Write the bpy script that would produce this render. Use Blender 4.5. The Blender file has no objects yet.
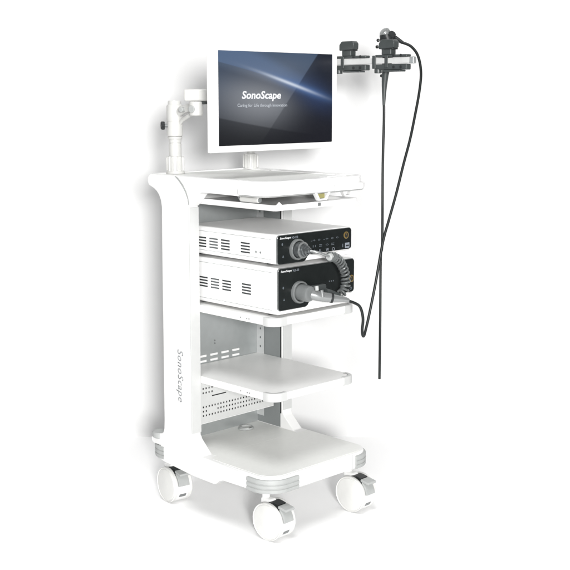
import bpy, bmesh, math, random
from mathutils import Vector, Matrix
random.seed(4)
scene = bpy.context.scene
COL = scene.collection
PI = math.pi
R = math.radians

# ------------------------------------------------------------------ materials
def lin(c):
    return tuple(((v / 12.92) if v <= 0.04045 else ((v + 0.055) / 1.055) ** 2.4) for v in c)

def mat(name, col, rough=0.4, metal=0.0, var=0.04, bump=0.0, scale=40.0, spec=0.5, coat=0.0):
    m = bpy.data.materials.new(name)
    m.use_nodes = True
    nt = m.node_tree
    b = nt.nodes['Principled BSDF']
    b.inputs['Roughness'].default_value = rough
    b.inputs['Metallic'].default_value = metal
    b.inputs['Specular IOR Level'].default_value = spec
    b.inputs['Coat Weight'].default_value = coat
    tc = nt.nodes.new('ShaderNodeTexCoord')
    n = nt.nodes.new('ShaderNodeTexNoise')
    n.inputs['Scale'].default_value = scale
    n.inputs['Detail'].default_value = 4
    nt.links.new(tc.outputs['Object'], n.inputs['Vector'])
    r = nt.nodes.new('ShaderNodeValToRGB')
    r.color_ramp.elements[0].position = 0.3
    r.color_ramp.elements[1].position = 0.7
    r.color_ramp.elements[0].color = tuple(max(0, c * (1 - var)) for c in col) + (1,)
    r.color_ramp.elements[1].color = tuple(min(1, c * (1 + var)) for c in col) + (1,)
    nt.links.new(n.outputs['Fac'], r.inputs['Fac'])
    nt.links.new(r.outputs['Color'], b.inputs['Base Color'])
    mr = nt.nodes.new('ShaderNodeMapRange')
    mr.inputs['To Min'].default_value = max(0.02, rough - 0.06)
    mr.inputs['To Max'].default_value = min(1, rough + 0.06)
    nt.links.new(n.outputs['Fac'], mr.inputs['Value'])
    nt.links.new(mr.outputs['Result'], b.inputs['Roughness'])
    if bump:
        n2 = nt.nodes.new('ShaderNodeTexNoise')
        n2.inputs['Scale'].default_value = scale * 12
        nt.links.new(tc.outputs['Object'], n2.inputs['Vector'])
        bp = nt.nodes.new('ShaderNodeBump')
        bp.inputs['Strength'].default_value = bump
        bp.inputs['Distance'].default_value = 0.001
        nt.links.new(n2.outputs['Fac'], bp.inputs['Height'])
        nt.links.new(bp.outputs['Normal'], b.inputs['Normal'])
    return m

M = dict(
    floor=mat('white_floor', (0.92, 0.92, 0.92), 0.7, var=0.005, scale=3, spec=0.15),
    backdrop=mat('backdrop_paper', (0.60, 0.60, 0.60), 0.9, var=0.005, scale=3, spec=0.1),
    white=mat('white_enamel', (0.70, 0.70, 0.695), 0.36, bump=0.04, var=0.012),
    ivory=mat('ivory_plastic', (0.49, 0.49, 0.475), 0.38, bump=0.05, var=0.02),
    deck=mat('warm_grey_laminate', (0.68, 0.685, 0.665), 0.42, bump=0.06, var=0.02, scale=60),
    lamin=mat('pale_laminate', (0.69, 0.695, 0.675), 0.42, bump=0.06, var=0.02, scale=60),
    rail=mat('grey_rail_steel', (0.40, 0.41, 0.41), 0.42, var=0.03),
    shell=mat('housing_shell_paint', (0.84, 0.84, 0.835), 0.38, bump=0.04, var=0.015),
    shelf=mat('shelf_steel_paint', (0.74, 0.74, 0.73), 0.38, bump=0.04, var=0.015),
    panel=mat('grey_steel_panel', (0.42, 0.44, 0.44), 0.34, metal=0.6, bump=0.03, var=0.03),
    shade_grey=mat('column_shade_grey', (0.17, 0.182, 0.182), 0.5, var=0.03),
    cap=mat('cap_plastic', (0.47, 0.475, 0.47), 0.4, var=0.02),
    wheelw=mat('wheel_plastic', (0.60, 0.60, 0.585), 0.42, bump=0.05, var=0.02),
    ring=mat('grey_ring_metal', (0.19, 0.20, 0.20), 0.35, metal=0.3, var=0.04),
    bumper=mat('grey_rubber', (0.34, 0.35, 0.345), 0.55, bump=0.05, var=0.04),
    greyp=mat('grey_plastic', (0.14, 0.148, 0.148), 0.30, bump=0.05, var=0.04),
    slate=mat('slate_clamp_plastic', (0.040, 0.046, 0.046), 0.38, bump=0.05, var=0.06),
    dark=mat('dark_plastic', (0.020, 0.022, 0.023), 0.40, bump=0.03, var=0.1, spec=0.25),
    hole=mat('recess_black', (0.012, 0.013, 0.013), 0.7, var=0.1),
    black=mat('black_gloss_panel', (0.010, 0.012, 0.012), 0.24, var=0.1, spec=0.16),
    cable=mat('black_cable_rubber', (0.010, 0.012, 0.012), 0.36, var=0.1, spec=0.3),
    coil=mat('grey_coil_jacket', (0.085, 0.092, 0.092), 0.24, var=0.08),
    silver=mat('brushed_silver', (0.30, 0.31, 0.31), 0.24, metal=0.6, var=0.03),
    steel=mat('bright_steel', (0.30, 0.31, 0.31), 0.36, metal=0.6, var=0.03),
    gun=mat('gunmetal', (0.13, 0.14, 0.145), 0.22, metal=0.7, var=0.06),
    gold=mat('gold_ring', (0.20, 0.14, 0.045), 0.35, metal=0.5, var=0.05),
    letter=mat('grey_lettering', (0.27, 0.28, 0.29), 0.5, var=0.02),
    print=mat('white_print', (0.70, 0.71, 0.72), 0.5, var=0.02),
    icon=mat('dim_icon_print', (0.085, 0.10, 0.115), 0.5, var=0.02),
    icon2=mat('pale_icon_print', (0.20, 0.22, 0.25), 0.5, var=0.02),
    olive=mat('olive_label', (0.28, 0.26, 0.10), 0.5, var=0.05),
)

# ------------------------------------------------------------------ node math
class N:
    nt = None
    def __init__(s, sock): s.s = sock
    @staticmethod
    def m(op, *a, clamp=False):
        n = N.nt.nodes.new('ShaderNodeMath'); n.operation = op; n.use_clamp = clamp
        for i, v in enumerate(a):
            if isinstance(v, N): N.nt.links.new(v.s, n.inputs[i])
            else: n.inputs[i].default_value = v
        return N(n.outputs[0])
    def __add__(s, o): return N.m('ADD', s, o)
    def __radd__(s, o): return N.m('ADD', s, o)
    def __sub__(s, o): return N.m('SUBTRACT', s, o)
    def __rsub__(s, o): return N.m('SUBTRACT', o, s)
    def __mul__(s, o): return N.m('MULTIPLY', s, o)
    def __rmul__(s, o): return N.m('MULTIPLY', s, o)
    def step(s, a, b):            # smooth step from a to b
        n = N.nt.nodes.new('ShaderNodeMapRange'); n.interpolation_type = 'SMOOTHSTEP'
        n.inputs['From Min'].default_value = a; n.inputs['From Max'].default_value = b
        N.nt.links.new(s.s, n.inputs['Value'])
        return N(n.outputs['Result'])
    def gauss(s, w):
        q = s * (1.0 / w)
        return N.m('EXPONENT', q * q * -1.0)

def mixc(fac, a, b):
    n = N.nt.nodes.new('ShaderNodeMix'); n.data_type = 'RGBA'
    N.nt.links.new(fac.s, n.inputs['Factor'])
    for v, k in ((a, 6), (b, 7)):
        if isinstance(v, N): N.nt.links.new(v.s, n.inputs[k])
        else: n.inputs[k].default_value = tuple(v) + (1,)
    return N(n.outputs[2])

def screen_material():
    m = bpy.data.materials.new('lit_screen'); m.use_nodes = True
    nt = m.node_tree; N.nt = nt
    b = nt.nodes['Principled BSDF']
    b.inputs['Base Color'].default_value = (0.006, 0.006, 0.007, 1)
    b.inputs['Roughness'].default_value = 0.25
    b.inputs['Specular IOR Level'].default_value = 0.2
    tc = nt.nodes.new('ShaderNodeTexCoord')
    sp = nt.nodes.new('ShaderNodeSeparateXYZ')
    nt.links.new(tc.outputs['Generated'], sp.inputs[0])
    x = N(sp.outputs['X']); y = N(sp.outputs['Z'])
    S = lambda r, g, bb: lin((r / 255, g / 255, bb / 255))
    # wallpaper: slate blue above, near black below and to the right, a pale glow behind the wordmark
    c = mixc(y.step(0.0, 1.0), S(18, 22, 28), S(66, 84, 108))
    c = mixc(y.step(0.62, 0.0) * 0.55, c, S(8, 10, 13))
    dx = (x - 0.36) * (1 / 0.36); dy = (y - 0.50) * (1 / 0.30)
    g = N.m('EXPONENT', (dx * dx + dy * dy) * -1.0)
    c = mixc(g * 0.84, c, S(146, 149, 154))
    # wide ribbons
    r1 = 0.885 - 0.30 * x - 0.10 * x * x
    band = (y - r1).step(-0.012, 0.004) * (y - (r1 + 0.02 + 0.24 * (1 - x))).step(0.10, -0.05)
    c = mixc(band * 0.50, c, S(98, 122, 158))
    low = (y - r1).step(0.0, -0.10) * (y - r1).step(-0.30, -0.02)
    c = mixc(low * 0.42, c, S(30, 38, 54))
    r3 = 0.30 - 0.30 * x + 0.06 * x * x
    c = mixc((y - r3).step(0.01, -0.012) * 0.55, c, S(6, 9, 12))
    # slanting glare edge painted into the emission; wallpaper darkens to its right
    glare_edge = (x - (0.34 + 0.52 * y)).step(-0.004, 0.012)
    c = mixc(glare_edge * (0.35 + 0.55 * x.step(0.45, 0.95)), c, S(9, 12, 24))
    right = (x - 0.80).step(-0.20, 0.30)
    glowr = (y - r1 + 0.02).gauss(0.16) * (x - 0.82).gauss(0.20)
    c = mixc(glowr * 0.42, c, S(52, 78, 128))
    r2 = 0.93 - 0.42 * x - 0.03 * x * x
    streak = (y - r2).gauss(0.05) * (x - 0.70).gauss(0.26)
    c = mixc(streak * 0.55, c, S(92, 130, 190))
    core = (y - r2).gauss(0.018) * (x - 0.60).gauss(0.22)
    c = mixc(core * 0.72, c, S(232, 240, 250))
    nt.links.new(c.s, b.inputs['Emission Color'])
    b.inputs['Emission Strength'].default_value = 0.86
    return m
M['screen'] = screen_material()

def emit_mat(name, col, s):
    m = bpy.data.materials.new(name); m.use_nodes = True
    b = m.node_tree.nodes['Principled BSDF']
    b.inputs['Base Color'].default_value = (0.02, 0.02, 0.02, 1)
    b.inputs['Emission Color'].default_value = col + (1,)
    b.inputs['Emission Strength'].default_value = s
    return m
M['glowtext'] = emit_mat('lit_wordmark', (0.95, 0.96, 1.0), 1.0)
M['dimtext'] = emit_mat('lit_tagline', (0.62, 0.66, 0.72), 0.8)

# ------------------------------------------------------------------ mesh helpers
class MB:
    def __init__(s): s.bm = bmesh.new()
    def _bev(s, verts, w, seg=3, ang=30):
        if w <= 0: return
        vs = set(verts)
        es = [e for e in s.bm.edges if e.verts[0] in vs and e.verts[1] in vs and len(e.link_faces) == 2
              and e.calc_face_angle(0) > R(ang)]
        bmesh.ops.bevel(s.bm, geom=es, offset=w, segments=seg, profile=0.5, affect='EDGES', clamp_overlap=True)
    def box(s, x0, x1, y0, y1, z0, z1, bev=0.0, seg=3, mtx=None):
        r = bmesh.ops.create_cube(s.bm, size=1.0)
        c = Vector(((x0 + x1) / 2, (y0 + y1) / 2, (z0 + z1) / 2))
        for v in r['verts']:
            v.co = Vector((v.co.x * (x1 - x0), v.co.y * (y1 - y0), v.co.z * (z1 - z0))) + c
            if mtx: v.co = mtx @ v.co
        s._bev(r['verts'], bev, seg)
        return s
    def prism(s, pts, axis, a0, a1, bev=0.0, seg=2, ang=30):
        """pts: 2-D outline; axis X: (y,z), Y: (x,z), Z: (x,y); extruded from a0 to a1"""
        def mk(p, a):
            return {'X': (a, p[0], p[1]), 'Y': (p[0], a, p[1]), 'Z': (p[0], p[1], a)}[axis]
        A = [s.bm.verts.new(mk(p, a0)) for p in pts]
        B = [s.bm.verts.new(mk(p, a1)) for p in pts]
        n = len(pts); fs = []
        fs.append(s.bm.faces.new(A[::-1])); fs.append(s.bm.faces.new(B))
        for i in range(n):
            fs.append(s.bm.faces.new((A[i], A[(i + 1) % n], B[(i + 1) % n], B[i])))
        bmesh.ops.recalc_face_normals(s.bm, faces=fs)
        s._bev(A + B, bev, seg, ang)
        return s
    def cyl(s, p0, p1, r0, r1=None, n=32, bev=0.0, seg=3):
        r1 = r0 if r1 is None else r1
        p0 = Vector(p0); p1 = Vector(p1); d = p1 - p0
        m = Matrix.Translation((p0 + p1) / 2) @ d.to_track_quat('Z', 'Y').to_matrix().to_4x4()
        r = bmesh.ops.create_cone(s.bm, cap_ends=True, segments=n, radius1=r0, radius2=r1, depth=d.length, matrix=m)
        s._bev(r['verts'], bev, seg, 40)
        return s
    def lathe(s, prof, p0, axis, n=40, ripple=None, closed=False):
        """prof: list of (radius, height along axis)."""
        q = Vector(axis).to_track_quat('Z', 'Y').to_matrix().to_4x4(); m = Matrix.Translation(Vector(p0)) @ q
        rings = []
        for r, h in prof:
            ring = []
            for k in range(n):
                a = 2 * PI * k / n
                rr = r * (1 + (ripple(a, h) if ripple else 0))
                ring.append(s.bm.verts.new(m @ Vector((rr * math.cos(a), rr * math.sin(a), h))))
            rings.append(ring)
        fs = []
        for i in range(len(rings) - 1 + (1 if closed else 0)):
            a, b = rings[i], rings[(i + 1) % len(rings)]
            for k in range(n):
                fs.append(s.bm.faces.new((a[k], a[(k + 1) % n], b[(k + 1) % n], b[k])))
        if not closed:
            fs.append(s.bm.faces.new(rings[0][::-1])); fs.append(s.bm.faces.new(rings[-1]))
        bmesh.ops.recalc_face_normals(s.bm, faces=fs)
        return s
    def tube(s, pts, rad, n=10, caps=True):
        pts = [Vector(p) for p in pts]
        N_ = len(pts)
        rf = rad if callable(rad) else (lambda t: rad)
        t0 = (pts[1] - pts[0]).normalized()
        nrm = t0.orthogonal().normalized()
        rings = []
        for i, p in enumerate(pts):
            t = (pts[min(i + 1, N_ - 1)] - pts[max(i - 1, 0)]).normalized()
            nrm = (nrm - t * nrm.dot(t)).normalized()
            bn = t.cross(nrm)
            r = rf(i / (N_ - 1))
            rings.append([s.bm.verts.new(p + nrm * (r * math.cos(2 * PI * k / n)) + bn * (r * math.sin(2 * PI * k / n))) for k in range(n)])
        for a, b in zip(rings, rings[1:]):
            for k in range(n):
                s.bm.faces.new((a[k], a[(k + 1) % n], b[(k + 1) % n], b[k]))
        if caps:
            s.bm.faces.new(rings[0][::-1]); s.bm.faces.new(rings[-1])
        return s
    def sweep(s, path, prof, closed=False):
        """path: list of ((x,y),(nx,ny)); prof: closed outline (outward offset, z)"""
        rings = [[s.bm.verts.new((p[0] + n[0] * o, p[1] + n[1] * o, z)) for o, z in prof] for p, n in path]
        m = len(prof); fs = []
        prs = list(zip(rings, rings[1:]))
        if closed: prs.append((rings[-1], rings[0]))
        for a, b in prs:
            for k in range(m):
                fs.append(s.bm.faces.new((a[k], a[(k + 1) % m], b[(k + 1) % m], b[k])))
        if not closed:
            fs.append(s.bm.faces.new(rings[0][::-1])); fs.append(s.bm.faces.new(rings[-1]))
        bmesh.ops.recalc_face_normals(s.bm, faces=fs)
        return s
    def plate(s, u0, u1, v0, v1, holes, axis, a0, a1):
        """thin plate with real rectangular openings; u,v = (x,z) for axis Y"""
        us = sorted(set([u0, u1] + [h[0] for h in holes] + [h[1] for h in holes]))
        vs = sorted(set([v0, v1] + [h[2] for h in holes] + [h[3] for h in holes]))
        hs = set()
        for h in holes:
            i0, i1 = us.index(h[0]), us.index(h[1]); j0, j1 = vs.index(h[2]), vs.index(h[3])
            for i in range(i0, i1):
                for j in range(j0, j1): hs.add((i, j))
        cache = {}
        def V(i, j, a):
            k = (i, j, a)
            if k not in cache: cache[k] = s.bm.verts.new((us[i], a, vs[j]) if axis == 'Y' else (a, us[i], vs[j]))
            return cache[k]
        fs = []
        nu, nv = len(us) - 1, len(vs) - 1
        solid = lambda i, j: 0 <= i < nu and 0 <= j < nv and (i, j) not in hs
        for i in range(nu):
            for j in range(nv):
                if not solid(i, j): continue
                fs.append(s.bm.faces.new((V(i, j, a0), V(i + 1, j, a0), V(i + 1, j + 1, a0), V(i, j + 1, a0))))
                fs.append(s.bm.faces.new((V(i, j, a1), V(i, j + 1, a1), V(i + 1, j + 1, a1), V(i + 1, j, a1))))
                for di, dj, e in ((-1, 0, ((i, j), (i, j + 1))), (1, 0, ((i + 1, j), (i + 1, j + 1))), (0, -1, ((i, j), (i + 1, j))), (0, 1, ((i, j + 1), (i + 1, j + 1)))):
                    if not solid(i + di, j + dj):
                        (p, q), (r_, t) = e
                        fs.append(s.bm.faces.new((V(p, q, a0), V(r_, t, a0), V(r_, t, a1), V(p, q, a1))))
        bmesh.ops.recalc_face_normals(s.bm, faces=fs)
        return s
    def build(s, name, material, parent=None, smooth=40):
        me = bpy.data.meshes.new(name)
        org = Vector((0, 0, 0))
        if parent is not None:
            org = world_loc(parent)
        for v in s.bm.verts: v.co -= org
        s.bm.to_mesh(me); s.bm.free()
        for p in me.polygons: p.use_smooth = True
        me.set_sharp_from_angle(angle=R(smooth))
        me.materials.append(material)
        o = bpy.data.objects.new(name, me); COL.objects.link(o)
        if parent is not None: o.parent = parent
        w = o.modifiers.new('weighted_normals', 'WEIGHTED_NORMAL'); w.keep_sharp = True
        return o

def world_loc(o):
    v = Vector(o.location)
    while o.parent:
        o = o.parent; v = v + Vector(o.location)
    return v

def thing(name, loc, label, cat, group=None):
    o = bpy.data.objects.new(name, None); COL.objects.link(o)
    o.location = loc; o.empty_display_size = 0.05
    o['label'] = label; o['category'] = cat
    if group: o['group'] = group
    return o

def tag(o, label, cat, group=None):
    o['label'] = label; o['category'] = cat
    if group: o['group'] = group
    return o

def lettering(name, body, material, parent, origin, xdir, ydir, width, height=None, shear=0.0, bold=0.0, depth=0.0003, spacing=1.0):
    """text as a mesh; origin = middle of the text, in world space"""
    cu = bpy.data.curves.new(name, 'FONT'); cu.body = body; cu.size = 1.0
    cu.shear = shear; cu.offset = bold; cu.space_character = spacing; cu.resolution_u = 3
    cu.align_x = 'CENTER'
    t = bpy.data.objects.new(name, cu); COL.objects.link(t)
    bpy.context.view_layer.update()
    me = bpy.data.meshes.new_from_object(t.evaluated_get(bpy.context.evaluated_depsgraph_get()))
    bpy.data.objects.remove(t); bpy.data.curves.remove(cu)
    xs = [v.co.x for v in me.vertices]; ys = [v.co.y for v in me.vertices]
    sx = width / (max(xs) - min(xs)); sy = sx if height is None else height / (max(ys) - min(ys))
    cx, cy = (max(xs) + min(xs)) / 2, (max(ys) + min(ys)) / 2
    X = Vector(xdir).normalized(); Y = Vector(ydir).normalized(); Z = X.cross(Y)
    org = Vector(origin) - world_loc(parent)
    bm = bmesh.new(); bm.from_mesh(me); bpy.data.meshes.remove(me)
    for v in bm.verts:
        v.co = org + X * ((v.co.x - cx) * sx) + Y * ((v.co.y - cy) * sy) + Z * depth
    r = bmesh.ops.extrude_face_region(bm, geom=list(bm.faces))
    for v in [g for g in r['geom'] if isinstance(g, bmesh.types.BMVert)]: v.co += Z * depth
    bmesh.ops.recalc_face_normals(bm, faces=list(bm.faces))
    m2 = bpy.data.meshes.new(name); bm.to_mesh(m2); bm.free()
    m2.materials.append(material)
    o = bpy.data.objects.new(name, m2); COL.objects.link(o); o.parent = parent
    return o

def rrect(x0, x1, y0, y1, rf, rb, seg=10):
    """rounded rectangle outline (counter-clockwise from front-left) with outward normals"""
    out = []
    for cx, cy, a0, r in ((x0 + rf, y0 + rf, 180, rf), (x1 - rf, y0 + rf, 270, rf), (x1 - rb, y1 - rb, 0, rb), (x0 + rb, y1 - rb, 90, rb)):
        for k in range(seg + 1):
            a = R(a0 + 90 * k / seg)
            out.append(((cx + r * math.cos(a), cy + r * math.sin(a)), (math.cos(a), math.sin(a))))
    return out
def outline(rr): return [p for p, n in rr]

def corner_path(x0, y0, r, la, lb, sx=1, sy=1, seg=10):
    """path round one corner: leg la along the side, the arc, leg lb along the front. sx, sy = -1 mirror it (x0,y0 = the corner)"""
    pts = [((0, la), (-1, 0))]
    for k in range(seg + 1):
        a = R(180 + 90 * k / seg)
        pts.append(((r + r * math.cos(a), r + r * math.sin(a)), (math.cos(a), math.sin(a))))
    pts.append(((lb, 0), (0, -1)))
    return [((x0 + sx * p[0], y0 + sy * p[1]), (sx * n[0], sy * n[1])) for p, n in pts]

def catmull(pts, k=10):
    pts = [Vector(p) for p in pts]; out = []
    for i in range(len(pts) - 1):
        p0 = pts[max(i - 1, 0)]; p1 = pts[i]; p2 = pts[i + 1]; p3 = pts[min(i + 2, len(pts) - 1)]
        for j in range(k):
            t = j / k
            out.append(0.5 * ((2 * p1) + (p2 - p0) * t + (2 * p0 - 5 * p1 + 4 * p2 - p3) * t * t + (3 * p1 - p0 - 3 * p2 + p3) * t ** 3))
    out.append(pts[-1]); return out

# ------------------------------------------------------------------ view frame of the place
AZ = R(45.6); PITCH = R(9.446)
dvec = Vector((math.cos(AZ), math.sin(AZ), 0)); rvec = Vector((math.sin(AZ), -math.cos(AZ), 0))
CAM = Vector((-2.273, -2.389, 1.371))

# ------------------------------------------------------------------ setting: white floor and a white wall close behind it
WD = 1.16      # wall distance behind the trolley's front corner
def sheet(name, prof, material, label):
    bm = MB(); rows = []
    for s_, z in prof:
        rows.append([bm.bm.verts.new(dvec * s_ + rvec * w + Vector((0, 0, z))) for w in (-4.0, 0, 4.0)])
    for a, b in zip(rows, rows[1:]):
        for k in range(2): bm.bm.faces.new((a[k], a[k + 1], b[k + 1], b[k]))
    bmesh.ops.recalc_face_normals(bm.bm, faces=list(bm.bm.faces))
    o = bm.build(name, material); o['kind'] = 'structure'
    return tag(o, label, name)
sheet('floor', [(-7.5, 0.0), (-2.0, 0.0), (0.0, 0.0), (WD + 0.02, 0.0)], M['floor'], 'plain white studio floor under the trolley')
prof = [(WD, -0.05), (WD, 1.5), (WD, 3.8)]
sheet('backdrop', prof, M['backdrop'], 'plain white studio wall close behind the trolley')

# ------------------------------------------------------------------ the trolley
W = 0.46
cart = thing('equipment_trolley', (0.23, 0.30, 0), 'tall white medical trolley on four casters, carrying the monitor and equipment boxes', 'trolley')

# side frames: column, rear handle bracket, base skirt in one profile
frame_prof = [(0.438, 1.1235), (0.560, 1.1235), (0.570, 1.119), (0.576, 1.110), (0.576, 1.096), (0.570, 1.087), (0.560, 1.083), (0.545, 1.078),
              (0.530, 1.069), (0.518, 1.057), (0.509, 1.040), (0.505, 1.018), (0.507, 0.9), (0.511, 0.30), (0.513, 0.272),
              (0.520, 0.257), (0.538, 0.250), (0.560, 0.247), (0.575, 0.241), (0.583, 0.230), (0.581, 0.214), (0.570, 0.2105), (0.534, 0.2100), (0.532, 0.158),
              (0.369, 0.143), (0.262, 0.141), (0.250, 0.144), (0.232, 0.158), (0.215, 0.164), (0.120, 0.166), (0.116, 0.205), (0.122, 0.2130), (0.20, 0.2155),
              (0.312, 0.2185), (0.319, 0.223), (0.362, 0.262), (0.370, 0.275), (0.370, 1.034), (0.374, 1.052), (0.384, 1.072), (0.400, 1.092), (0.420, 1.110)]
for x0 in (0.0, W - 0.042):
    MB().prism(frame_prof, 'X', x0, x0 + 0.042, 0.0035, 2, 35).build('side_frame', M['white'], cart)
# fascia in front of the curved seam
fas = [(0.3655, 1.030), (0.3700, 1.054), (0.3795, 1.0755), (0.3955, 1.0960), (0.4155, 1.1135), (0.4325, 1.1235), (0.128, 1.1235), (0.128, 1.0765), (0.263, 1.0775), (0.306, 1.0765), (0.320, 1.070)]
for x0 in (0.0008, W - 0.0408):
    MB().prism(fas, 'X', x0, x0 + 0.040, 0.0025, 2, 35).build('tray_fascia', M['white'], cart)
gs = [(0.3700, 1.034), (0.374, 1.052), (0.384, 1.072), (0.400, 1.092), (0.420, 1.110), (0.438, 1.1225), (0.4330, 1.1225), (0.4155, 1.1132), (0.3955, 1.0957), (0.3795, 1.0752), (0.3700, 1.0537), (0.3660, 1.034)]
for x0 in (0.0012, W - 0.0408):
    MB().prism(gs, 'X', x0, x0 + 0.002).build('seam_shade', M['bumper'], cart)  # grey strip put in as the shadow line of the seam
for x0 in (0.0012, W - 0.0408):
    MB().box(x0, x0 + 0.0396, 0.3660, 0.3697, 0.284, 1.026, 0.001).build('column_front', M['cap'], cart)
lettering('lettering', 'SonoScape', M['letter'], cart, (0.0, 0.424, 0.4705), (0, 0, -1), (0, -1, 0), 0.176, 0.036, shear=0.25, bold=0.004, depth=0.0003, spacing=1.08)

# top tray
tr = rrect(0.003, W - 0.003, 0.02, 0.572, 0.055, 0.03)
tray = MB().prism(outline(tr), 'Z', 1.077, 1.1195, 0.004, 2, 50).build('top_tray', M['white'], cart)
MB().prism(outline(rrect(0.016, W - 0.016, 0.033, 0.558, 0.045, 0.02)), 'Z', 1.1197, 1.1212, 0).build('tray_mat', M['deck'], tray)
MB().sweep(tr, [(-0.0125, 1.1195), (-0.0125, 1.1232), (-0.0105, 1.1248), (-0.003, 1.1248), (-0.0005, 1.1235), (0.0, 1.121), (0.0, 1.1185)], True).build('rim', M['white'], tray)
# bumper lip wrapped round the front of the tray
lp = corner_path(0.003, 0.02, 0.055, 0.104, 0.20) + [(((W - 0.003) - (p[0] - 0.003), p[1]), (-n[0], n[1])) for p, n in corner_path(0.003, 0.02, 0.055, 0.104, 0.20)][::-1]
lo = [(-0.002, 1.0825), (0.007, 1.0815), (0.0115, 1.083), (0.013, 1.087), (0.013, 1.096), (0.0115, 1.1005), (0.007, 1.103), (-0.002, 1.1035)]
MB().sweep(lp, lo).build('front_lip', M['white'], tray)
MB().sweep(lp, [(-0.001, 1.0795), (0.0085, 1.0795), (0.0085, 1.0814), (-0.001, 1.0814)]).build('lip_shade', M['bumper'], tray)  # thin grey strip in place of the shadow under the lip
MB().box(0.2885, 0.2897, 0.0068, 0.0078, 1.079, 1.1015).build('lip_seam', M['bumper'], tray)
MB().prism([(0.30, 1.1212), (0.40, 1.1212), (0.39, 1.1262), (0.31, 1.1262)], 'Y', 0.055, 0.088, 0.0015).build('finger_rest', M['white'], tray)

# hooks under the tray front
def hook(xc, w, zt, zb, y, th, label_in):
    h = MB()
    o = [(xc - w / 2, zt), (xc - w * 0.26, zb), (xc + w * 0.26, zb), (xc + w / 2, zt)]
    i = [(xc + w / 2 - th * 1.5, zt), (xc + w * 0.26 - th * .75, zb + th), (xc - w * 0.26 + th * .75, zb + th), (xc - w / 2 + th * 1.5, zt)]
    h.prism(o + i, 'Y', y, y + 0.014, 0.001)
    b = h.build('hook', M['white'], cart)
    if label_in:
        MB().box(xc - w * 0.20, xc + w * 0.20, y + 0.006, y + 0.012, zb + th + 0.001, zt - 0.004, 0.001).build('hook_insert', M['olive'], b)
hook(0.240, 0.068, 1.082, 1.057, 0.010, 0.006, True)
hook(0.375, 0.050, 1.082, 1.060, 0.030, 0.005, False)
# clip on the left of the drawer
MB().prism([(0.085, 1.074), (0.196, 1.074), (0.180, 1.052), (0.100, 1.052)], 'X', 0.050, 0.054, 0.001).build('drawer_stop', M['panel'], cart)
dk = MB().cyl((0.034, 0.158, 1.066), (0.034, 0.076, 1.066), 0.0085, bev=0.004).build('tray_catch', M['ivory'], cart)
MB().cyl((0.034, 0.0755, 1.066), (0.034, 0.0725, 1.066), 0.007, bev=0.001).build('catch_tip', M['greyp'], dk)

# pull-out drawer
dr = MB().box(0.046, 0.414, 0.022, 0.47, 1.0365, 1.0405, 0.001).build('drawer', M['white'], cart)
MB().sweep(rrect(0.046, 0.414, 0.022, 0.47, 0.012, 0.01, 5), [(-0.003, 1.0366), (-0.003, 1.052), (0.0012, 1.0535), (0.0015, 1.0360)], True).build('drawer_rim', M['white'], dr)
MB().prism([(0.050, 1.052), (0.078, 1.052), (0.064, 1.063)], 'Y', 0.0215, 0.0245, 0.001).build('drawer_tab', M['white'], dr)
MB().box(0.228, 0.240, 0.0185, 0.0215, 1.040, 1.050, 0.001).build('drawer_latch', M['greyp'], dr)

# shelves
def shelf(zt):
    t = 0.024
    rr = rrect(0.0435, 0.4165, 0.026, 0.497, 0.035, 0.003)
    s = MB().prism(outline(rr), 'Z', zt - t, zt, 0.0025, 2, 50).build('shelf', M['shelf'], cart)
    for sx, xc in ((1, 0.0435), (-1, 0.4165)):
        cp = corner_path(xc, 0.026, 0.035, 0.046, 0.056, sx=sx)
        MB().sweep(cp, [(-0.010, zt - 0.001), (-0.010, zt + 0.0012), (0.0002, zt + 0.0015), (0.0018, zt), (0.0018, zt - t - 0.001), (0.0, zt - t - 0.002), (-0.006, zt - t - 0.002)]).build('corner_cap', M['cap'], s)
        MB().sweep(cp, [(-0.0125, zt - 0.002), (-0.0125, zt + 0.0008), (-0.0103, zt + 0.0008), (-0.0103, zt - 0.002)]).build('cap_seam', M['greyp'], s)
    for yy in (0.175, 0.135, 0.145):
        MB().cyl((0.0438, yy, zt - 0.013), (0.0428, yy, zt - 0.013), 0.0022, n=12).build('screw', M['greyp'], s)
    return s
shelf(0.708); shelf(0.472)

# base
br = rrect(0.004, 0.474, 0.0, 0.596, 0.07, 0.06)
base = MB().prism(outline(br), 'Z', 0.163, 0.2165, 0.006, 3, 50).build('base', M['white'], cart)
MB().prism(outline(rrect(0.0435, 0.4165, 0.300, 0.497, 0.002, 0.002)), 'Z', 0.2166, 0.2180, 0).build('base_mat', M['lamin'], base)
MB().prism(outline(rrect(0.014, 0.464, 0.010, 0.2995, 0.060, 0.002)), 'Z', 0.2166, 0.2180, 0).build('base_mat', M['lamin'], base)
bp = [(-0.003, 0.164), (0.006, 0.165), (0.0075, 0.168), (0.0075, 0.176), (0.0052, 0.1775), (0.0052, 0.180), (0.0078, 0.1815), (0.0078, 0.190), (0.0055, 0.1915), (0.0055, 0.194), (0.0078, 0.1955), (0.0078, 0.204), (0.006, 0.2075), (-0.003, 0.2085)]
bumpers = (corner_path(0.004, 0.0, 0.07, 0.100, 0.118), corner_path(0.474, 0.0, 0.07, 0.100, 0.085, sx=-1),
           corner_path(0.004, 0.596, 0.06, 0.082, 0.09, sy=-1), corner_path(0.474, 0.596, 0.06, 0.082, 0.09, sx=-1, sy=-1))
for pth in bumpers: MB().sweep(pth, bp).build('bumper', M['bumper'], base)
MB().box(0.373, 0.3755, -0.0006, 0.004, 0.166, 0.214).build('base_seam', M['bumper'], base)
MB().lathe([(0.026, 0), (0.030, 0.004), (0.030, 0.016), (0.026, 0.020)], (0.021, 0.556, 0.231), (0, 0, 1)).build('rear_foot_cap', M['bumper'], base)

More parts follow.
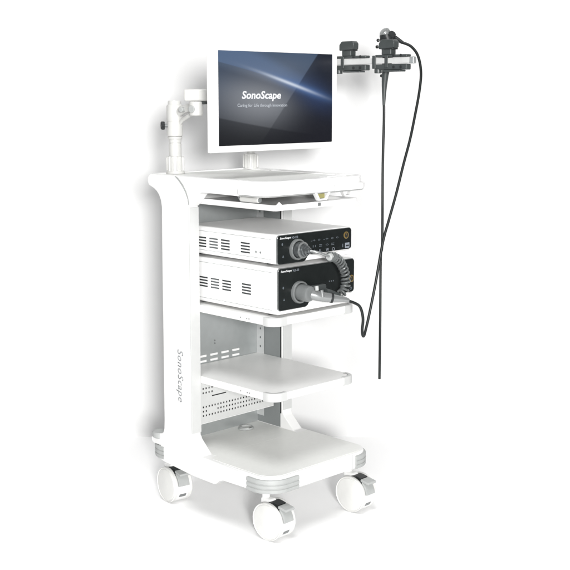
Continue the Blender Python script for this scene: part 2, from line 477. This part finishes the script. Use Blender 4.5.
# back panel with slots; white plates in them stand for the light beyond
hs = []
for k in range(8):
    x0 = 0.094 + k * 0.0505 if k < 5 else None
    if x0 is None: continue
    for z0 in (0.4755, 0.4935): hs.append((x0, x0 + 0.033, z0, z0 + 0.0085))
MB().plate(0.0425, 0.4175, 0.219, 1.035, hs, 'Y', 0.498, 0.5005).build('back_panel', M['panel'], cart, 20)
for x0, x1, z0, z1 in hs:
    MB().box(x0 + 0.0006, x1 - 0.0006, 0.4960, 0.4995, z0 + 0.0006, z1 - 0.0006, 0.0008).build('slot_fill', M['white'], cart)
for x, z in ((0.215, 0.545), (0.215, 0.535)):
    MB().cyl((x, 0.4985, z), (x, 0.496, z), 0.003, n=12).build('panel_screw', M['greyp'], cart)
# rails with holes and dark seals on the inner column faces
for xa, xb, sgn in ((0.4175, 0.4155, -1), (0.0425, 0.0445, 1)):
    MB().box(min(xa, xa + sgn * 0.0008), max(xa, xa + sgn * 0.0008), 0.3815, 0.4975, 0.2195, 1.03).build('column_shade', M['shade_grey'], cart)  # dark sheet standing in for shade on the inner column face
    rh = [(0.4765, 0.4835, round(0.27 + k * 0.032, 4), round(0.277 + k * 0.032, 4)) for k in range(24)]
    MB().plate(0.462, 0.4975, 0.245, 1.03, rh, 'X', xa + sgn * 0.003, xa + sgn * 0.0042).build('shelf_rail', M['rail'], cart, 20)
    MB().box(min(xa, xb), max(xa, xb), 0.377, 0.381, 0.27, 1.02).build('column_seal', M['hole'], cart)

# perforated cable cover between lower shelf and base
cov_h = []
for r_ in range(3):
    for k in range(25):
        if r_ in (1,) and k in (2, 3, 4): continue
        x0 = 0.076 + k * 0.0129; z0 = 0.3205 + r_ * 0.0148
        cov_h.append((round(x0, 5), round(x0 + 0.0058, 5), round(z0, 5), round(z0 + 0.0062, 5)))
for r_ in range(2):
    for k in range(4):
        x0 = 0.076 + k * 0.0129; z0 = 0.3985 + r_ * 0.0148
        cov_h.append((round(x0, 5), round(x0 + 0.0058, 5), round(z0, 5), round(z0 + 0.0062, 5)))
cov_h.append((0.1165, 0.1805, 0.3845, 0.3885))
cover = MB().plate(0.050, 0.402, 0.298, 0.440, cov_h, 'Y', 0.400, 0.4015).build('cable_cover', M['cap'], cart, 20)
MB().box(0.052, 0.400, 0.403, 0.470, 0.302, 0.438).build('cover_shade_block', M['hole'], cover)  # black block added so the holes read as deep shade
MB().prism([(0.050, 0.400), (0.402, 0.400), (0.402, 0.418), (0.390, 0.490), (0.050, 0.490)], 'Z', 0.2965, 0.2982).build('cover_flange', M['white'], cover)
MB().box(0.0445, 0.0515, 0.396, 0.3995, 0.298, 0.316, 0.0005).build('cover_side_slot', M['hole'], cover)  # dark boxes standing for side slots of the cover
MB().box(0.0445, 0.0515, 0.396, 0.3995, 0.336, 0.352, 0.0005).build('cover_side_slot', M['greyp'], cover)

# casters: made at the origin facing -Y, then placed
def caster(name, loc, rz):
    c = MB()
    c.cyl((-0.024, 0, 0.059), (0.024, 0, 0.059), 0.0580, n=56, bev=0.003)                         # enclosed tread housing
    c.cyl((0, 0.034, 0.085), (0, 0.034, 0.1635), 0.0125, n=28)
    c.box(-0.016, 0.016, 0.0, 0.046, 0.092, 0.128, 0.008)
    b = c.build('caster', M['white'])
    for sx in (-1, 1):
        MB().lathe([(0.0600, 0.0), (0.0612, 0.003), (0.0612, 0.0105), (0.0592, 0.0128), (0.0570, 0.0105), (0.0550, 0.0105), (0.0535, 0.0128), (0.03, 0.0150), (0.002, 0.0155)], (sx * 0.0225, 0, 0.0613), (sx, 0, 0), 56).build('wheel', M['wheelw'], b)
    # pedal: curved hood over the front of the tread, with a lever lip
    def arc(a0, a1, r, n=9): return [(-r * math.cos(R(a0 + (a1 - a0) * k / n)), 0.059 + r * math.sin(R(a0 + (a1 - a0) * k / n))) for k in range(n + 1)]
    p = MB()
    p.prism(arc(8, 50, 0.0665) + arc(8, 50, 0.0585)[::-1], 'X', -0.021, 0.021, 0.0015, 2, 40)
    p.prism([(-0.034, 0.110), (-0.068, 0.104), (-0.071, 0.108), (-0.069, 0.113), (-0.036, 0.1185)], 'X', -0.020, 0.020, 0.0018, 2)
    p.build('brake_pedal', M['bumper'], b)
    s_ = MB()
    s_.prism(arc(46, 92, 0.0632) + arc(46, 92, 0.054)[::-1], 'X', -0.0222, 0.0222, 0)
    s_.prism([(-0.030, 0.110), (-0.012, 0.116), (-0.010, 0.1235), (-0.033, 0.1190)], 'X', -0.017, 0.021, 0.0015, 2)
    s_.build('pedal_gap', M['dark'], b)
    MB().prism(arc(-34, -22, 0.0587) + arc(-34, -22, 0.056)[::-1], 'X', -0.013, 0.013, 0).build('tread_slot', M['greyp'], b)
    b.name = name
    b.parent = cart
    b.location = Vector(loc) - world_loc(cart); b.rotation_euler = (0, 0, rz)
    return b
for (x, y, rz) in ((0.071, 0.054, R(3)), (0.062, 0.538, R(-8)), (0.441, 0.041, R(2)), (0.41, 0.55, R(20))):
    caster('caster', (x, y, 0), rz)

# ------------------------------------------------------------------ loose cable on the base
cb = MB()
pts = []
for k in range(60):
    a = 2 * PI * k / 22
    pts.append((0.318 + (0.030 - 0.0002 * k) * math.cos(a), 0.452 + 0.022 * math.sin(a), 0.2208 + 0.00008 * k))
cb.tube(pts, 0.0026, 8)
tag(cb.build('power_cable', M['bumper']), 'thin grey cable coiled on the trolley base under the perforated cover', 'cable')

# ------------------------------------------------------------------ equipment boxes
def processor(name, label, X0, X1, Z0, Z1, model, ring, rr_, steps, icons):
    YF = 0.036
    t = thing(name, ((X0 + X1) / 2, 0.24, Z0), label, 'equipment box')
    h = MB()
    r_ = 0.009
    o = []
    for cx, cz, a0 in ((X1 - r_, Z1 - r_, 0), (X0 + r_, Z1 - r_, 90), (X0 + r_, Z0 + 0.006 + r_, 180), (X1 - r_, Z0 + 0.006 + r_, 270)):
        for k in range(6):
            a = R(a0 + 18 * k); o.append((cx + r_ * math.cos(a), cz + r_ * math.sin(a)))
    h.prism(o, 'Y', YF, 0.455, 0.004, 2, 50)
    body = h.build('housing', M['shell'], t)
    MB().box(X0 - 0.0006, X0 + 0.001, YF + 0.02, 0.45, Z1 - 0.0158, Z1 - 0.0146).build('housing_seam', M['panel'], body)
    MB().box(X0 - 0.0006, X0 + 0.001, YF + 0.02, 0.45, Z0 + 0.0196, Z0 + 0.0208).build('housing_seam', M['panel'], body)
    for fx in (X0 + 0.03, X1 - 0.03):
        for fy in (0.09, 0.41):
            MB().cyl((fx, fy, Z0), (fx, fy, Z0 + 0.007), 0.011, bev=0.001).build('foot', M['dark'], t)
    # black front panel with rounded corners and a step along its lower edge
    zt, zb = Z1 - 0.003, Z0 + steps[0]
    zs = Z0 + steps[1]; xs = X0 + steps[2]
    q = 0.010
    pl = []
    for cx, cz, a0 in ((X1 - 0.004 - q, zt - q, 0), (X0 + 0.003 + q, zt - q, 90), (X0 + 0.003 + q, zb + q, 180)):
        for k in range(7):
            a = R(a0 + 15 * k); pl.append((cx + q * math.cos(a), cz + q * math.sin(a)))
    pl += [(xs - 0.008, zb), (xs, zb + 0.003), (xs + 0.012, zs - 0.003), (xs + 0.020, zs)]
    for k in range(7):
        a = R(270 + 15 * k); pl.append((X1 - 0.004 - q + q * math.cos(a), zs + q + q * math.sin(a)))
    fp = MB().prism(pl, 'Y', YF - 0.0065, YF + 0.002, 0.0015, 2, 40).build('front_panel', M['black'], t)
    big = [((x - (X0 + X1) / 2) * 1.006 + (X0 + X1) / 2, (z - (zt + zb) / 2) * 1.03 + (zt + zb) / 2) for x, z in pl]
    MB().prism(big, 'Y', YF - 0.0042, YF + 0.003, 0.0008, 1, 40).build('panel_trim', M['silver'], t)
    # lower bezel below the step
    MB().box(xs + 0.004, X1 - 0.006, YF - 0.005, YF + 0.002, Z0 + 0.008, zs - 0.003, 0.002).build('lower_bezel', M['white'], t)
    yf = YF - 0.0066
    lettering('lettering', 'SonoScape', M['print'], fp, (X0 + 0.0345, yf, zt - 0.0090), (1, 0, 0), (0, 0, 1), 0.046, 0.0085, shear=0.2, bold=0.012)
    lettering('lettering', model, M['icon2'], fp, (X0 + 0.075, yf, zt - 0.0092), (1, 0, 0), (0, 0, 1), 0.027, 0.0068)
    # socket ring
    rx, rz = ring
    MB().lathe([(rr_, -0.002), (rr_, 0.007), (rr_ * 0.96, 0.010), (rr_ * 0.84, 0.010), (rr_ * 0.78, 0.004), (rr_ * 0.78, -0.002)], (rx, yf, rz), (0, -1, 0), 48, closed=True).build('socket_ring', M['ring'], fp)
    MB().cyl((rx, yf + 0.001, rz), (rx, yf - 0.003, rz), rr_ * 0.79, n=40).build('socket', M['dark'], fp)
    # small marks left of the ring
    MB().prism([(X0 + 0.022 + 0.0032 * math.cos(R(60 * k)), ring[1] + 0.020 + 0.0045 * math.sin(R(60 * k))) for k in range(6)], 'Y', yf, yf + 0.001).build('icon', M['icon'], fp)
    MB().prism([(X0 + 0.022, ring[1] - 0.020), (X0 + 0.029, ring[1] - 0.020), (X0 + 0.0255, ring[1] - 0.012)], 'Y', yf, yf + 0.001).build('icon', M['icon'], fp)
    for (ix, iz, w, hh, mm) in icons:
        lettering('icon', mm[1], M[mm[0]], fp, (ix, yf, iz), (1, 0, 0), (0, 0, 1), w, hh)
    return t, fp, yf

rowz = (0.931, 0.914, 0.899)
ic = []
for x, w, s in ((0.217, 0.020, '-+'), (0.243, 0.010, '0'), (0.274, 0.022, '-+'), (0.303, 0.010, '0'), (0.326, 0.010, 'o')):
    ic.append((x, 0.9335, w, 0.0055, ('icon', s)))
for x, s in ((0.222, '||'), (0.250, '='), (0.280, '<>'), (0.305, '=')): ic.append((x, 0.9150, 0.013, 0.0065, ('icon', s)))
for x, s in ((0.224, 'A'), (0.252, 'L'), (0.281, 'W'), (0.308, 'O')): ic.append((x, 0.8985, 0.013, 0.010, ('icon2', s)))
procA, fpA, yf = processor('video_processor', 'upper white box with the coiled cable plugged into its black front', 0.062, 0.397, 0.866, 0.9625, 'HD-330', (0.146, 0.9125), 0.0325, (0.006, 0.026, 0.122), ic)
ic = [(0.30, 0.797, 0.022, 0.004, ('icon', '- - -')), (0.348, 0.795, 0.009, 0.008, ('icon', 'o')), (0.345, 0.775, 0.009, 0.008, ('icon', 'o')), (0.392, 0.763, 0.010, 0.010, ('icon', 'o'))]
procB, fpB, _ = processor('light_source', 'lower, taller white box with the grey endoscope connector plugged into its black front', 0.066, 0.412, 0.7095, 0.861, 'VLS-50', (0.156, 0.779), 0.0350, (0.020, 0.042, 0.128), ic)
procA['group'] = procB['group'] = 'equipment boxes on the trolley shelf'
# power buttons and ports
for fp, x, z in ((fpA, 0.367, 0.9375), (fpB, 0.394, 0.795)):
    MB().lathe([(0.0115, -0.001), (0.0115, 0.0015), (0.0095, 0.0025), (0.0080, 0.0025), (0.0080, -0.001)], (x, yf, z), (0, -1, 0), 32, closed=True).build('power_button', M['gold'], fp)
    MB().cyl((x, yf, z), (x, yf - 0.0012, z), 0.0072, n=24).build('button_cap', M['dark'], fp)
    MB().box(x - 0.0008, x + 0.0008, yf - 0.0018, yf, z, z + 0.006).build('power_mark', M['gold'], fp)
MB().box(0.3625, 0.3825, yf - 0.0012, yf, 0.8960, 0.9130, 0.0005).build('usb_port', M['icon2'], fpA)
MB().box(0.3655, 0.3795, yf - 0.0018, yf, 0.9015, 0.9060).build('usb_slot', M['dark'], fpA)
MB().box(0.350, 0.353, yf - 0.0010, yf, 0.9000, 0.9110).build('icon', M['icon'], fpA)
# vents
for t, X0, zc in ((procA, 0.062, 0.9115), (procB, 0.066, 0.7815)):
    for (y1, y0) in ((0.397, 0.356), (0.340, 0.300), (0.284, 0.243), (0.191, 0.150)):
        v = MB()
        for k in range(4):
            z = zc + 0.0145 - k * 0.0094
            v.box(X0 - 0.0007, X0 + 0.001, y0, y1, z - 0.0024, z + 0.0024)
        v.build('vent', M['gun'], t)
for y in (0.122, 0.102):
    MB().cyl((0.0623, y, 0.9035), (0.0613, y, 0.9035), 0.0038, n=14).build('side_mark', M['panel'], procA)

# ------------------------------------------------------------------ coiled cable
cc = thing('coiled_cable', (0.146, 0.01, 0.91), 'grey coiled cable with a stepped metal plug, looping from upper box to lower connector', 'cable')
pc = Vector((0.146, 0.028, 0.9125))
MB().lathe([(0.0235, 0), (0.0245, 0.004), (0.0245, 0.018), (0.0225, 0.022), (0.0225, 0.025), (0.0180, 0.027), (0.0180, 0.033), (0.0145, 0.035), (0.0145, 0.041), (0.0105, 0.043), (0.0095, 0.050), (0.006, 0.053)], pc, (0.10, -1, -0.02), 40, ripple=lambda a, h: 0.025 * math.cos(14 * a) if 0.004 <= h <= 0.018 else 0).build('plug', M['gun'], cc)
MB().lathe([(0.0252, 0.0), (0.0252, 0.003), (0.020, 0.0032), (0.020, 0.0)], pc + Vector((0.1, -1, -0.02)).normalized() * 0.0225, (0.10, -1, -0.02), 40, closed=True).build('plug_ring', M['steel'], cc)
tip = pc + Vector((0.1, -1, -0.02)).normalized() * 0.051
lead = catmull([tip, (0.166, -0.040, 0.908), (0.190, -0.048, 0.898), (0.217, -0.046, 0.890)], 8)
MB().tube(lead, 0.0040, 10).build('lead', M['silver'], cc)
axis = catmull([(0.212, -0.045, 0.889), (0.238, -0.035, 0.887), (0.262, -0.032, 0.876), (0.284, -0.030, 0.856), (0.299, -0.030, 0.826), (0.303, -0.030, 0.797), (0.294, -0.030, 0.773), (0.276, -0.028, 0.762)], 24)
# arc-length helix
acc = [0]
for a, b in zip(axis, axis[1:]): acc.append(acc[-1] + (b - a).length)
L = acc[-1]; turns = 15; hel = []
nrm = Vector((0, -1, 0))
for i in range(turns * 22 + 1):
    s_ = L * i / (turns * 22)
    j = max(k for k in range(len(acc)) if acc[k] <= s_ + 1e-9); j = min(j, len(axis) - 2)
    f = (s_ - acc[j]) / max(acc[j + 1] - acc[j], 1e-9)
    p = axis[j].lerp(axis[j + 1], f); tg = (axis[j + 1] - axis[j]).normalized()
    n1 = (nrm - tg * nrm.dot(tg)).normalized(); n2 = tg.cross(n1)
    a = 2 * PI * i / 22
    hel.append(p + (n1 * math.cos(a) + n2 * math.sin(a)) * 0.0125)
MB().tube(hel, 0.0034, 8).build('coil', M['coil'], cc)
MB().cyl((0.207, -0.047, 0.8895), (0.218, -0.044, 0.8895), 0.0105, 0.0125, bev=0.002).build('coil_collar', M['bumper'], cc)
MB().tube(catmull([(0.276, -0.028, 0.762), (0.262, -0.026, 0.764), (0.245, -0.022, 0.770), (0.222, -0.018, 0.776)], 8), lambda t: 0.0075 + 0.006 * t, 14).build('lower_plug', M['slate'], cc)

# ------------------------------------------------------------------ endoscope: control body, insertion tube, cable, connector
es = thing('endoscope', (0.576, 0.05, 1.50), 'black endoscope hanging from the outer clamp, its long straight tube and looping cable below', 'endoscope')
XS = 0.576
b = MB()
b.tube(catmull([(XS, 0.052, 1.568), (XS, 0.050, 1.548), (XS, 0.046, 1.520), (XS, 0.045, 1.497), (XS, 0.050, 1.462)], 8), lambda t: 0.0225 - 0.007 * t, 20)
b.build('control_body', M['dark'], es)
MB().lathe([(0.0165, -0.012), (0.0178, -0.010), (0.0178, 0.006), (0.0165, 0.009), (0.0135, 0.0095), (0.0125, 0.012), (0.008, 0.0135), (0.002, 0.0140)], (XS - 0.004, 0.053, 1.5735), (-0.70, 0.10, 0.62), 48, ripple=lambda a, h: 0.03 * math.cos(10 * a) if -0.0105 < h < 0.0065 else 0).build('angle_dial', M['steel'], es)
MB().lathe([(0.0120, -0.010), (0.0130, -0.008), (0.0130, 0.008), (0.0110, 0.011)], (XS + 0.004, 0.034, 1.5660), (-0.45, -0.70, 0.45), 32, ripple=lambda a, h: 0.05 * math.cos(8 * a) if -0.009 < h < 0.009 else 0).build('angle_knob', M['dark'], es)
MB().lathe([(0.0225, -0.006), (0.0225, 0.006), (0.016, 0.006), (0.016, -0.006)], (XS - 0.002, 0.047, 1.5585), (-0.30, 0.20, 1), 32, closed=True).build('dial_lever', M['dark'], es)
for y, z in ((0.084, 1.5531), (0.088, 1.5324)):
    bt = MB().cyl((XS, 0.060, z), (XS, y, z), 0.0026, n=16).build('valve_stem', M['bumper'], es)
    MB().cyl((XS, y - 0.001, z), (XS, y + 0.006, z), 0.0052, bev=0.001, n=20).build('valve_button', M['dark'], bt)
MB().cyl((XS, 0.056, 1.436), (XS, 0.073, 1.440), 0.0050, bev=0.001, n=20).build('biopsy_port', M['dark'], es)
MB().tube([(XS, 0.0500, 1.466), (XS, 0.0545, 1.440), (XS, 0.0570, 1.410), (XS, 0.0580, 1.38), (XS, 0.0582, 1.345)], lambda t: 0.0135 - 0.0090 * t, 16).build('tube_boot', M['slate'], es)
MB().tube(catmull([(XS, 0.0582, 1.350), (XS, 0.0570, 1.297), (XS, 0.0592, 1.137), (XS, 0.0568, 0.891), (XS, 0.0624, 0.840), (XS, 0.0610, 0.629), (XS, 0.0606, 0.424)], 12), 0.0043, 12).build('insertion_tube', M['cable'], es)
up = [(0.584, 0.0392, 1.5627), (0.5892, 0.0224, 1.5576), (0.5936, 0.005, 1.5461), (0.609, -0.0241, 1.5315), (0.6157, -0.0482, 1.5011), (0.6108, -0.0657, 1.4504), (0.5945, -0.0742, 1.3904), (0.5675, -0.0781, 1.3055), (0.5432, -0.0808, 1.2367), (0.5144, -0.0805, 1.1618), (0.4811, -0.08, 1.0695), (0.4494, -0.0783, 0.9882), (0.4214, -0.078, 0.9175), (0.3846, -0.0818, 0.7912), (0.3529, -0.0841, 0.6933), (0.3342, -0.0868, 0.6483), (0.3236, -0.0902, 0.6344), (0.3157, -0.0922, 0.6375), (0.3111, -0.0939, 0.6559), (0.3115, -0.0959, 0.6942), (0.3033, -0.0902, 0.7293), (0.284, -0.0783, 0.7444), (0.2638, -0.0674, 0.7518)]
MB().tube(catmull(up, 8), 0.0045, 12).build('umbilical_cable', M['cable'], es)
MB().tube([(0.580, 0.046, 1.563), (0.584, 0.0392, 1.5627), (0.5892, 0.0224, 1.5576), (0.596, 0.000, 1.5435)], lambda t: 0.0125 - 0.007 * t, 14).build('cable_boot', M['dark'], es)
# connector: elbow in the lower socket and tapered grip
cn = Vector((0.158, 0.030, 0.779))
MB().lathe([(0.0245, 0), (0.0255, 0.004), (0.0255, 0.036), (0.0235, 0.044), (0.016, 0.049)], cn, (0.06, -1, -0.04), 36).build('connector', M['greyp'], es)
g0 = Vector((0.168, -0.008, 0.776))
MB().tube(catmull([g0, (0.185, -0.022, 0.770), (0.205, -0.034, 0.765), (0.222, -0.044, 0.762)], 8), lambda t: 0.0165 - 0.002 * t, 24).build('connector_grip', M['silver'], es)
MB().tube([(0.220, -0.0432, 0.7622), (0.226, -0.047, 0.761)], 0.0155, 24).build('grip_ring', M['dark'], es)
MB().tube(catmull([(0.225, -0.0464, 0.7612), (0.242, -0.056, 0.758), (0.262, -0.067, 0.7545), (0.272, -0.073, 0.751)], 8), lambda t: 0.0142 - 0.009 * t, 20).build('strain_relief', M['silver'], es)
MB().cyl((0.186, -0.038, 0.790), (0.189, -0.040, 0.7665), 0.0052, bev=0.0012, n=20).build('water_port', M['silver'], es)
MB().cyl((0.176, -0.026, 0.802), (0.176, -0.028, 0.788), 0.0060, bev=0.001, n=20).build('air_port', M['bumper'], es)
MB().box(0.176, 0.232, -0.016, 0.004, 0.781, 0.801, 0.005).build('signal_box', M['slate'], es)

# ------------------------------------------------------------------ monitor on its arm
ribs = lambda n, d, h0, h1: (lambda a, h: d * (1 if math.cos(n * a) > 0.1 else -1) if h0 <= h <= h1 else 0)
ma = thing('articulated_arm', (0.085, 0.535, 1.122), 'white jointed monitor arm clamped to the trolley top behind the screen left edge', 'monitor arm')
px, py = 0.085, 0.535
MB().lathe([(0.0300, 0), (0.0300, 0.006), (0.0285, 0.007), (0.0285, 0.009), (0.0280, 0.012), (0.0280, 0.052), (0.0260, 0.056), (0.021, 0.057)], (px, py, 1.1225), (0, 0, 1), 96, ripple=ribs(12, 0.065, 0.0115, 0.0525)).build('collar', M['ivory'], ma, 25)
MB().lathe([(0.0205, 0), (0.0205, 0.040), (0.0190, 0.041), (0.0190, 0.045), (0.0205, 0.046), (0.0205, 0.056), (0.0235, 0.058), (0.0235, 0.064), (0.020, 0.065)], (px, py, 1.1785), (0, 0, 1), 40).build('post', M['ivory'], ma)
MB().lathe([(0.0235, 0), (0.0262, 0.003), (0.0262, 0.047), (0.0255, 0.0475), (0.0255, 0.0490), (0.0262, 0.0495), (0.0262, 0.098), (0.0240, 0.102), (0.0215, 0.104), (0.0215, 0.112), (0.019, 0.116)], (px, py, 1.2435), (0, 0, 1), 48).build('sleeve', M['ivory'], ma)
kn = MB().cyl((px - 0.024, py + 0.008, 1.279), (px - 0.034, py + 0.014, 1.279), 0.006, n=20).build('clamp_screw', M['greyp'], ma)
MB().lathe([(0.0125, 0), (0.0135, 0.003), (0.0135, 0.009), (0.010, 0.012)], (px - 0.033, py + 0.013, 1.279), (-0.86, 0.5, 0.0), 36, ripple=lambda a, h: 0.12 * math.cos(6 * a)).build('clamp_knob', M['dark'], kn)
lk = MB()
lk.tube(catmull([(px + 0.004, py - 0.012, 1.318), (0.085, 0.49, 1.330), (0.08, 0.455, 1.336), (0.076, 0.420, 1.337)], 6), lambda t: 0.0150 - 0.001 * t, 18)
lk.build('link', M['ivory'], ma)
MB().cyl((0.074, 0.412, 1.312), (0.074, 0.412, 1.357), 0.022, bev=0.004, n=36).build('pivot', M['ivory'], ma)
MB().tube(catmull([(px + 0.004, py - 0.02, 1.285), (0.085, 0.49, 1.300), (0.078, 0.44, 1.318)], 6), 0.007, 12).build('brace', M['ivory'], ma)
for (x, y, z, r_) in ((0.058, 0.470, 1.331, 0.0085), (0.054, 0.412, 1.333, 0.012)):
    MB().cyl((x + 0.012, y, z), (x - 0.004, y - 0.003, z), r_, bev=0.002, n=24).build('joint_bolt', M['bumper'], ma)
arm_d = (Vector((0.225, 0.262, 0)) - Vector((0.074, 0.45, 0))).normalized()
q = Matrix.Translation((0.074, 0.425, 1.377)) @ Matrix.Rotation(math.atan2(arm_d.y, arm_d.x), 4, 'Z')
MB().box(-0.028, 0.215, -0.020, 0.020, -0.019, 0.019, 0.006, mtx=q).build('upper_arm', M['ivory'], ma)
MB().box(0.002, 0.060, -0.016, 0.016, -0.029, -0.0195, 0.003, mtx=q).build('arm_stop', M['slate'], ma)

mo = thing('monitor', (0.227, 0.22, 1.205), 'white framed flat monitor showing a dark blue start screen', 'monitor')
X0, X1, Z0, Z1 = -0.049, 0.503, 1.2045, 1.5295
SX0, SX1, SZ0, SZ1 = -0.0145, 0.4825, 1.2245, 1.5085
hh = MB()
hh.plate(X0, X1, Z0, Z1, [(SX0, SX1, SZ0, SZ1)], 'Y', 0.200, 0.216)
fr = hh.build('bezel', M['white'], mo, 30)
bv = fr.modifiers.new('edge_bevel', 'BEVEL'); bv.width = 0.003; bv.segments = 3; bv.limit_method = 'ANGLE'
fr.modifiers.move(1, 0)
MB().box(X0 + 0.07, X1 - 0.07, 0.2161, 0.262, Z0 + 0.05, Z1 - 0.05, 0.014).build('rear_cover', M['white'], mo)
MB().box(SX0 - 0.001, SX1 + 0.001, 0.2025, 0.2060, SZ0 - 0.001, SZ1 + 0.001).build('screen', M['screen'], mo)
sc_ = [c for c in mo.children if c.name.startswith('screen')][0]
lettering('lettering', 'SonoScape', M['glowtext'], sc_, (0.1635, 0.2025, 1.3735), (1, 0, 0), (0, 0, 1), 0.166, 0.031, shear=0.16, bold=0.021)
lettering('lettering', 'Caring for Life through Innovation', M['dimtext'], sc_, (0.1680, 0.2025, 1.3445), (1, 0, 0), (0, 0, 1), 0.212, 0.0125)
MB().box(0.175, 0.280, 0.2625, 0.272, 1.325, 1.430, 0.003).build('mount_plate', M['greyp'], mo)

# ------------------------------------------------------------------ scope hanger: ribbed collar, pole, rail, two clamps
sh = thing('scope_hanger', (0.435, 0.548, 1.122), 'white pole and horizontal rail behind the monitor, rail end poking out at right', 'hanger')
MB().lathe([(0.0270, 0), (0.0270, 0.004), (0.0265, 0.008), (0.0265, 0.046), (0.0240, 0.051), (0.017, 0.053)], (0.435, 0.548, 1.1225), (0, 0, 1), 96, ripple=ribs(12, 0.065, 0.0075, 0.0465)).build('collar', M['ivory'], sh, 25)
MB().cyl((0.435, 0.548, 1.174), (0.435, 0.548, 1.500), 0.0145, bev=0.003).build('pole', M['ivory'], sh)
MB().box(0.425, 0.550, 0.538, 0.558, 1.478, 1.494, 0.002).build('cross_arm', M['white'], sh)
RX0, RX1, RZ0, RZ1 = 0.534, 0.546, 1.4765, 1.4945
rail = MB().box(RX0, RX1, -0.080, 0.5375, RZ0, RZ1, 0.0015).build('rail', M['cap'], sh)
MB().box(RX0 - 0.002, RX1 + 0.002, -0.098, -0.0805, RZ0 - 0.002, RZ1 + 0.002, 0.003).build('rail_cap', M['panel'], sh)
def clamp(yc, label, strap):
    """dark slate scope clamp hugging the rail; yc = middle of its hook block"""
    t = thing('scope_clamp', (0.540, yc, RZ0), label, 'clamp', 'scope clamps on the rail')
    k = MB()
    for z0, z1 in ((RZ1 + 0.0015, RZ1 + 0.010), (RZ0 - 0.020, RZ0 - 0.0015)):
        k.box(0.5315, 0.556, yc - 0.066, yc + 0.066, z0, z1, 0.003)
    k.build('jaw', M['slate'], t)
    MB().box(0.526, 0.556, yc - 0.045, yc + 0.030, RZ0 - 0.026, RZ0 - 0.0205, 0.002).build('lower_plate', M['slate'], t)
    MB().box(0.5285, 0.5325, yc + strap - 0.006, yc + strap + 0.006, RZ0 - 0.012, RZ1 + 0.008, 0.0015).build('strap', M['slate'], t)
    MB().box(0.530, 0.556, yc - 0.003, yc + 0.037, RZ1 + 0.0095, RZ1 + 0.030, 0.003).build('stem', M['slate'], t)
    MB().box(0.5285, 0.5545, yc - 0.012, yc + 0.024, RZ1 + 0.026, RZ1 + 0.034, 0.001).build('hook_shade', M['dark'], t)  # dark block painted in for the shade beneath the hook block
    pr = [(yc - 0.018, RZ1 + 0.031), (yc + 0.046, RZ1 + 0.027), (yc + 0.046, RZ1 + 0.046), (yc + 0.036, RZ1 + 0.0575), (yc - 0.012, RZ1 + 0.0575), (yc - 0.019, RZ1 + 0.050)]
    MB().prism(pr, 'X', 0.526, 0.552, 0.003, 2).build('hook_block', M['slate'], t)
    for dy in (-0.044, -0.014):
        for z in (RZ0 - 0.011, RZ1 + 0.0065):
            MB().cyl((0.5320, yc + dy, z), (0.5295, yc + dy, z), 0.0048, n=16, bev=0.0008).build('screw', M['dark'], t)
    MB().cyl((0.540, yc + 0.058, RZ0 - 0.030), (0.540, yc + 0.058, RZ0 - 0.016), 0.012, bev=0.002, n=24).build('thumb_screw', M['slate'], t)
    return t
clamp(0.168, 'empty grey rail clamp beside the monitor edge', 0.034)
k2 = clamp(-0.004, 'grey rail clamp holding the black endoscope', 0.016)
MB().box(0.5275, 0.5325, 0.056, 0.070, RZ0 - 0.016, RZ1 + 0.008, 0.002).build('strap', M['slate'], k2)

# ------------------------------------------------------------------ light
world = bpy.data.worlds.new('World'); scene.world = world; world.use_nodes = True
wb = world.node_tree.nodes['Background']
wb.inputs['Color'].default_value = (0.97, 0.985, 1.0, 1); wb.inputs['Strength'].default_value = 0.11
def area(name, loc, target, size, power, col=(1, 1, 1)):
    l = bpy.data.lights.new(name, 'AREA'); l.shape = 'DISK'; l.size = size; l.energy = power; l.color = col
    o = bpy.data.objects.new(name, l); COL.objects.link(o); o.location = loc
    o.rotation_euler = (Vector(target) - Vector(loc)).to_track_quat('-Z', 'Y').to_euler()
    return o
area('softbox', CAM - dvec * 3.0 + rvec * 0.72 + Vector((0, 0, 0.50)), (0.25, 0.25, 0.75), 0.95, 575, (1, 0.995, 0.985))
oh = area('overhead_fill', dvec * -2.1 + rvec * -0.3 + Vector((0, 0, 5.3)), dvec * 0.25, 2.6, 29)  # unseen lamp added to brighten the floor and upward faces
oh.data.spread = R(75)

# ------------------------------------------------------------------ camera
cam = bpy.data.cameras.new('Camera'); co = bpy.data.objects.new('Camera', cam); COL.objects.link(co)
co.location = CAM; co.rotation_euler = (R(90) - PITCH, 0, AZ - R(90))
cam.sensor_width = 36; cam.lens = 36 * 1130 / 570; cam.clip_start = 0.05; cam.clip_end = 100
scene.camera = co

# ------------------------------------------------------------------ render
scene.render.engine = 'CYCLES'
scene.render.resolution_x = scene.render.resolution_y = 1024
scene.view_settings.view_transform = 'Standard'; scene.view_settings.look = 'None'
scene.view_settings.exposure = 0.17; scene.view_settings.gamma = 1
scene.cycles.max_bounces = 8; scene.cycles.use_denoising = True
